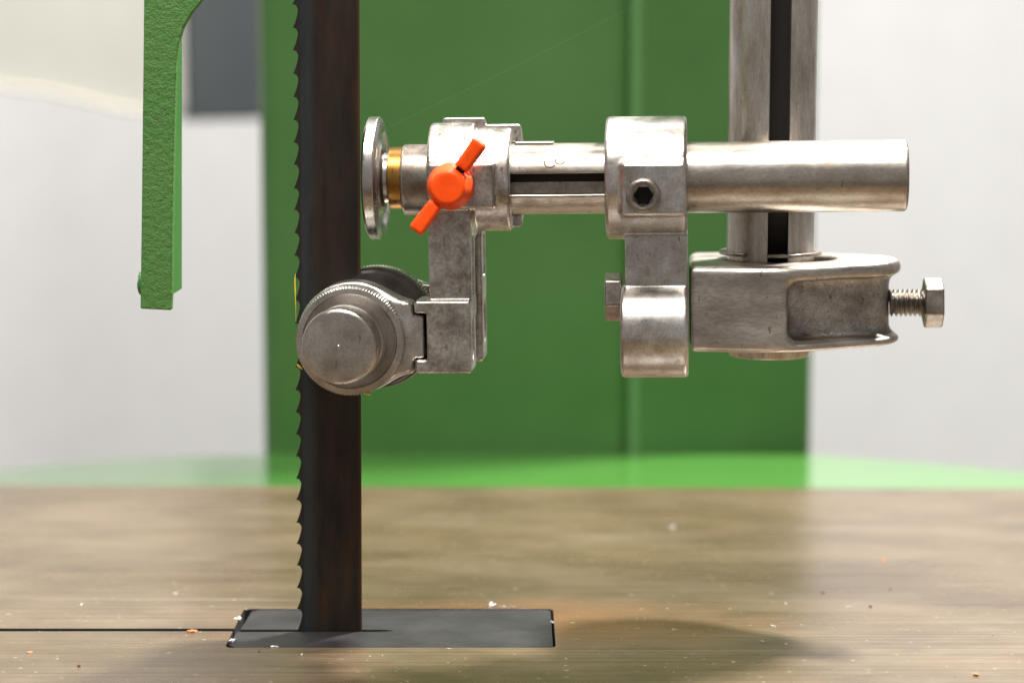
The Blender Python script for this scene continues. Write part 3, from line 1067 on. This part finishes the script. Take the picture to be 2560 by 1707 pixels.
# ---------------- orange wing screw
wcu, wcw = L(1127, 466, -28)
wing = empty('wing_screw', 'orange plastic wing screw on the pad of the roller guide', 'wing screw', AF)
tip1 = L(1203, 354, -36); tip0 = L(1040, 578, -36)
ang = math.atan2(tip1[1] - tip0[1], tip1[0] - tip0[0])
ctrw = L(1121, 466, -36)
half = math.hypot(tip1[0] - tip0[0], tip1[1] - tip0[1]) / 2
def f_wing(p):
    x, y, z = p[0] - wcu, p[1], p[2] - wcw
    rad = length(x, z)
    rr = 9.5 - np.clip((-30.0 - y) / 10.5, 0, 1) * 2.6
    hub = smax(rad - rr, np.abs(y + 34.2) - 6.6, 1.6)
    X, Z = p[0] - ctrw[0], p[2] - ctrw[1]
    a = X * math.cos(ang) + Z * math.sin(ang)
    b = -X * math.sin(ang) + Z * math.cos(ang)
    fwd = -35.0 - np.abs(a) * 0.10
    def bar(s0, s1, wd):
        q = [np.abs(a - (s0 + s1) / 2) - (s1 - s0) / 2 + 1.6, np.abs(b) - wd + 1.6, np.abs(y - fwd) - 3.4 + 1.6]
        return length(*[np.maximum(t, 0) for t in q]) + np.minimum(np.maximum(q[0], np.maximum(q[1], q[2])), 0) - 1.6
    w1 = bar(8.4, half, 2.75 + np.clip(a / half, 0, 1) * 0.5)
    w2 = bar(-half, -8.0, 2.75 + np.clip(-a / half, 0, 1) * 0.5)
    d = smin(hub, w2, 0.6)
    cut = np.maximum(np.abs(a - 8.6) - 0.9, np.abs(b) - 4.5)
    d = np.maximum(d, -np.maximum(cut, y + 30.5))
    d = np.minimum(d, np.maximum(w1, -(np.abs(a - 8.6) - 0.55)))
    return d
sdf_obj('wing_handle', f_wing, (wcu - 24, -43, wcw - 24), (wcu + 24, -26.5, wcw + 24), 0.5, M['orange'], wing)
def bar_geo(s0, s1, wd, y0, y1):
    pts = []
    for (a, b) in ((s0, -wd), (s1, -wd), (s1, wd), (s0, wd)):
        pts.append((ctrw[0] + a * math.cos(ang) - b * math.sin(ang), ctrw[1] + a * math.sin(ang) + b * math.cos(ang)))
    return prism_geo(pts, y0, y1, 'y')
v, f = bar_geo(-12, 14, 2.0, -36.8, -33.4)
mesh_obj('core_pin', v, f, M['gap'], wing, False, 0, bevel=0.4)
v, f = lathe_geo([(-29.0, 4.0), (-26.6, 4.0)], 24)
mesh_obj('screw_shank', orient(v, 'v', (wcu, 0, wcw)), f, M['bolt'], wing, True, 30)

# ---------------- thrust wheel running on the back edge of the blade
tw_ = empty('thrust_wheel', 'turned steel thrust wheel with brass bush running against the blade back edge', 'thrust wheel', AF)
twc = L(935, 446)[1]
q0 = L(903.5, 446, -20)[0]
prf = [(0.0, 6), (0.0, 21.0), (0.2, 23.6), (1.1, 25.4), (1.5, 25.6), (5.0, 25.6), (5.3, 25.4), (6.3, 23.4), (6.3, 20.6), (5.2, 19.2), (5.0, 16.5), (5.8, 15.2), (6.6, 14.4), (7.4, 10.8), (9.0, 10.5)]
v, f = lathe_geo(prf, 128)
mesh_obj('wheel_disc', orient(v, 'u', (q0, 0, twc)), f, M['steel'], tw_, True, 25)
b0, b1 = L(969, 446, -10)[0], L(1004, 446, -10)[0]
v, f = lathe_geo([(b0, 11.5), (b0, 12.7), (b0 + 0.3, 12.95), (b1 - 0.4, 12.95), (b1, 12.5), (b1, 8)], 96)
mesh_obj('brass_bush', orient(v, 'u', (0, 0, twc)), f, M['brass'], tw_, True, 30)
v, f = lathe_geo([(b1 - 0.5, 11.9), (u0 + 1.0, 11.9)], 64)
mesh_obj('spindle_neck', orient(v, 'u', (0, 0, twc)), f, M['black'], tw_, True, 30)

# ================================================================== chips and dust on the table
def crumb_geo(sx, sy, sz, seed, n=7):
    rnd = random.Random(seed)
    bm = bmesh.new()
    bmesh.ops.create_icosphere(bm, subdivisions=1, radius=1.0)
    for q in bm.verts:
        s = rnd.uniform(0.55, 1.25)
        q.co = Vector((q.co.x * sx * s, q.co.y * sy * s, max(-0.9, q.co.z) * sz * s))
    v = [tuple(q.co) for q in bm.verts]
    f = [tuple(x.index for x in fc.verts) for fc in bm.faces]
    bm.free()
    return v, f

def crumb(name, px, py, sx, sy, sz, mat, label, cat, seed, group=None, rz=0.0, z=0.0):
    v, f = crumb_geo(sx, sy, sz, seed)
    if cat == 'shaving':
        v, f = [], []
        rq = random.Random(seed + 50)
        for k in range(6):
            a = rq.uniform(0.25, 0.6)
            cv_, cf_ = crumb_geo(sx * a * rq.uniform(0.4, 1.4), sy * a * rq.uniform(0.4, 1.2), sz * rq.uniform(0.4, 1.0), seed * 9 + k)
            ox, oy = rq.uniform(-0.8, 0.8) * sx, rq.uniform(-0.8, 0.8) * sy
            n0 = len(v)
            v += [(p_[0] + ox, p_[1] + oy, p_[2]) for p_ in cv_]
            f += [tuple(i_ + n0 for i_ in q_) for q_ in cf_]
    o = mesh_obj(name, v, f, mat, None, True, 40)
    p = onZ(px, py, z)
    o.location = (p.x, p.y, z + sz * 0.0005)
    o.rotation_euler = (0, 0, rz)
    return tag(o, label, cat, group)

crumb('wood_chip', 479, 1578, 2.6, 1.6, 0.7, M['chip_orange'], 'orange wood chip lying just in front of the table kerf', 'wood chip', 1)
crumb('wood_chip', 197, 1664, 1.0, 1.2, 0.7, M['chip_brown'], 'dark brown crumb near the lower left corner of the table', 'wood chip', 2)
crumb('wood_chip', 74, 1630, 1.3, 1.3, 0.4, M['chip_orange'], 'small orange crumb at the far left of the table front', 'wood chip', 3)
crumb('wood_chip', 2440, 1687, 1.5, 1.6, 0.8, M['chip_orange'], 'rust red chip at the lower right corner of the table', 'wood chip', 4)
crumb('wood_chip', 2206, 1400, 1.0, 1.6, 0.6, M['chip_orange'], 'blurred orange crumb far back on the right of the table', 'wood chip', 44)
for i, (a, b, s) in enumerate(((2058, 1482, 0.9), (2176, 1516, 0.9), (2226, 1473, 0.9))):
    crumb('wood_crumb', a, b, s, s * 1.3, 0.6, M['chip_brown'], ('leftmost of three tiny reddish crumbs on the right of the table', 'nearest of three tiny reddish crumbs on the right of the table', 'rightmost and farthest of three tiny reddish crumbs on the right of the table')[i], 'wood crumb', 5 + i, 'reddish crumbs at the right')
crumb('plastic_shaving', 596, 1548, 1.6, 2.6, 0.9, M['chip_white'], 'white shaving stuck at the left end of the insert behind the kerf', 'shaving', 9, rz=0.5, z=-0.0003)
crumb('plastic_shaving', 583, 1601, 1.2, 4.0, 0.8, M['chip_white'], 'white shavings packed in the gap at the front left corner of the insert', 'shaving', 10, rz=-0.3, z=-0.0003)
crumb('plastic_shaving', 1231, 1512, 2.2, 2.6, 0.9, M['chip_white'], 'white shaving at the back edge of the insert right of the blade', 'shaving', 11)
crumb('plastic_shaving', 1262, 1516, 3.8, 0.7, 0.4, M['chip_white'], 'thin white sliver along the back edge of the insert', 'shaving', 12)
crumb('plastic_shaving', 687, 1616, 1.8, 1.0, 0.4, M['chip_white'], 'flat white shaving on the front edge of the insert below the blade', 'shaving', 13)
crumb('plastic_shaving', 1381, 1556, 0.6, 2.0, 0.5, M['chip_white'], 'white crumbs in the gap at the right end of the insert', 'shaving', 14, z=-0.0003)
crumb('plastic_shaving', 754, 1636, 0.7, 1.6, 0.4, M['chip_white'], 'small white fleck on the table in front of the insert', 'shaving', 15)
crumb('plastic_shaving', 204, 1511, 0.8, 1.4, 0.4, M['chip_white'], 'white fleck on the table behind the kerf at left', 'shaving', 16)
crumb('plastic_shaving', 439, 1483, 1.3, 1.2, 0.4, M['chip_white'], 'blurred white fleck on the table left of the blade', 'shaving', 17)
crumb('plastic_shaving', 1680, 1318, 1.5, 2.6, 0.5, M['chip_white'], 'blurred white fleck far back on the table below the clamp', 'shaving', 18)
crumb('plastic_shaving', 1965, 1509, 0.7, 1.2, 0.4, M['chip_white'], 'white fleck on the table below the post', 'shaving', 19)
crumb('plastic_shaving', 1932, 1564, 0.9, 0.8, 0.3, M['chip_white'], 'white sliver on the table at the edge of the dark shadow', 'shaving', 20)

# fine dust: uncountable specks
vv, ff = [], []
rnd = random.Random(21)
for i in range(150):
    p = onZ(rnd.uniform(-20, 2580), 1707 - (rnd.random() ** 1.3) * 430, 0.0)
    if rl - 0.002 < p.x < REC_R + 0.002 and IY0 - 0.002 < p.y < IY1 + 0.002:
        continue
    if abs(p.y) < 0.004: continue
    s = rnd.uniform(0.10, 0.28)
    v, f = crumb_geo(s * rnd.uniform(0.7, 1.8), s * 1.4, s * 0.5, 100 + i)
    b = len(vv)
    vv += [(a + p.x * 1000, c + p.y * 1000, d + 0.2 * s) for a, c, d in v]
    ff += [tuple(x + b for x in q) for q in f]
n3 = NT('mixed sawdust')
sp = n3.noise(60, 1)
n3.set('Base Color', n3.ramp(sp, [(0.40, (0.10, 0.05, 0.03)), (0.50, (0.35, 0.20, 0.11)), (0.58, (0.50, 0.45, 0.37))]))
n3.set('Roughness', 0.8)
tag(mesh_obj('sawdust', vv, ff, n3.m, None, True, 40), 'fine scattered sawdust specks on the saw table', 'sawdust', kind='stuff')
crumb('paint_crumb', 648, 1628, 0.6, 1.1, 0.4, M['chip_green'], 'tiny green crumb on the table before the insert left of the blade', 'paint crumb', 31)
crumb('paint_crumb', 989, 1680, 0.6, 1.1, 0.4, M['chip_green'], 'tiny green crumb near the bottom of the table right of the blade', 'paint crumb', 32)

# yellow slivers caught on the blade and roller
def tube_obj(name, pts, r, mat, label, cat, n=6):
    v, f = [], []
    m = len(pts)
    for k, p in enumerate(pts):
        rr = r[k] if isinstance(r, (list, tuple)) else r
        d = (Vector(pts[min(k + 1, m - 1)]) - Vector(pts[max(k - 1, 0)])).normalized()
        s = d.cross(Vector((0, 1, 0.01))).normalized()
        t = d.cross(s).normalized()
        for i in range(n):
            a = 2 * math.pi * i / n
            q = Vector(p) + s * rr * math.cos(a) + t * rr * math.sin(a)
            v.append(tuple(q))
    for k in range(m - 1):
        for i in range(n):
            j = (i + 1) % n
            f.append((k * n + i, k * n + j, (k + 1) * n + j, (k + 1) * n + i))
    f += [tuple(range(n)), tuple(reversed(range((m - 1) * n, m * n)))]
    o = mesh_obj(name, v, f, mat, None, True, 60, scale=1.0)
    return tag(o, label, cat)
pp = [onY(a, b, -0.001) for a, b in ((738.5, 684), (737.5, 700), (738, 720), (738.5, 740), (739.5, 770), (740, 805))]
tube_obj('yellow_sliver', pp, [0.00008, 0.0003, 0.00034, 0.00024, 0.0001, 0.00006], M['yellow'], 'thin yellow sliver hanging along the blade teeth above the roller', 'shaving')
pp = [onY(a, b, -0.010) for a, b in ((742, 911), (748, 916), (755, 923))]
tube_obj('yellow_sliver', pp, [0.0003, 0.0005, 0.0002], M['yellow'], 'short yellow sliver at the left edge of the knurled ring', 'shaving')
pp = [onY(a, b, -0.020) for a, b in ((914, 983), (920, 985), (927, 985))]
tube_obj('yellow_sliver', pp, [0.0004, 0.0006, 0.0003], M['yellow'], 'yellow shaving under the bottom of the knurled ring', 'shaving')
pp = [onY(a, b, 0.03) for a, b in ((975, 318), (1110, 252), (1260, 180), (1420, 100), (1560, 28), (1680, -40))]
tube_obj('spider_thread', pp, 0.000012, M['thread'], 'fine spider thread rising diagonally above the roller guide', 'thread')
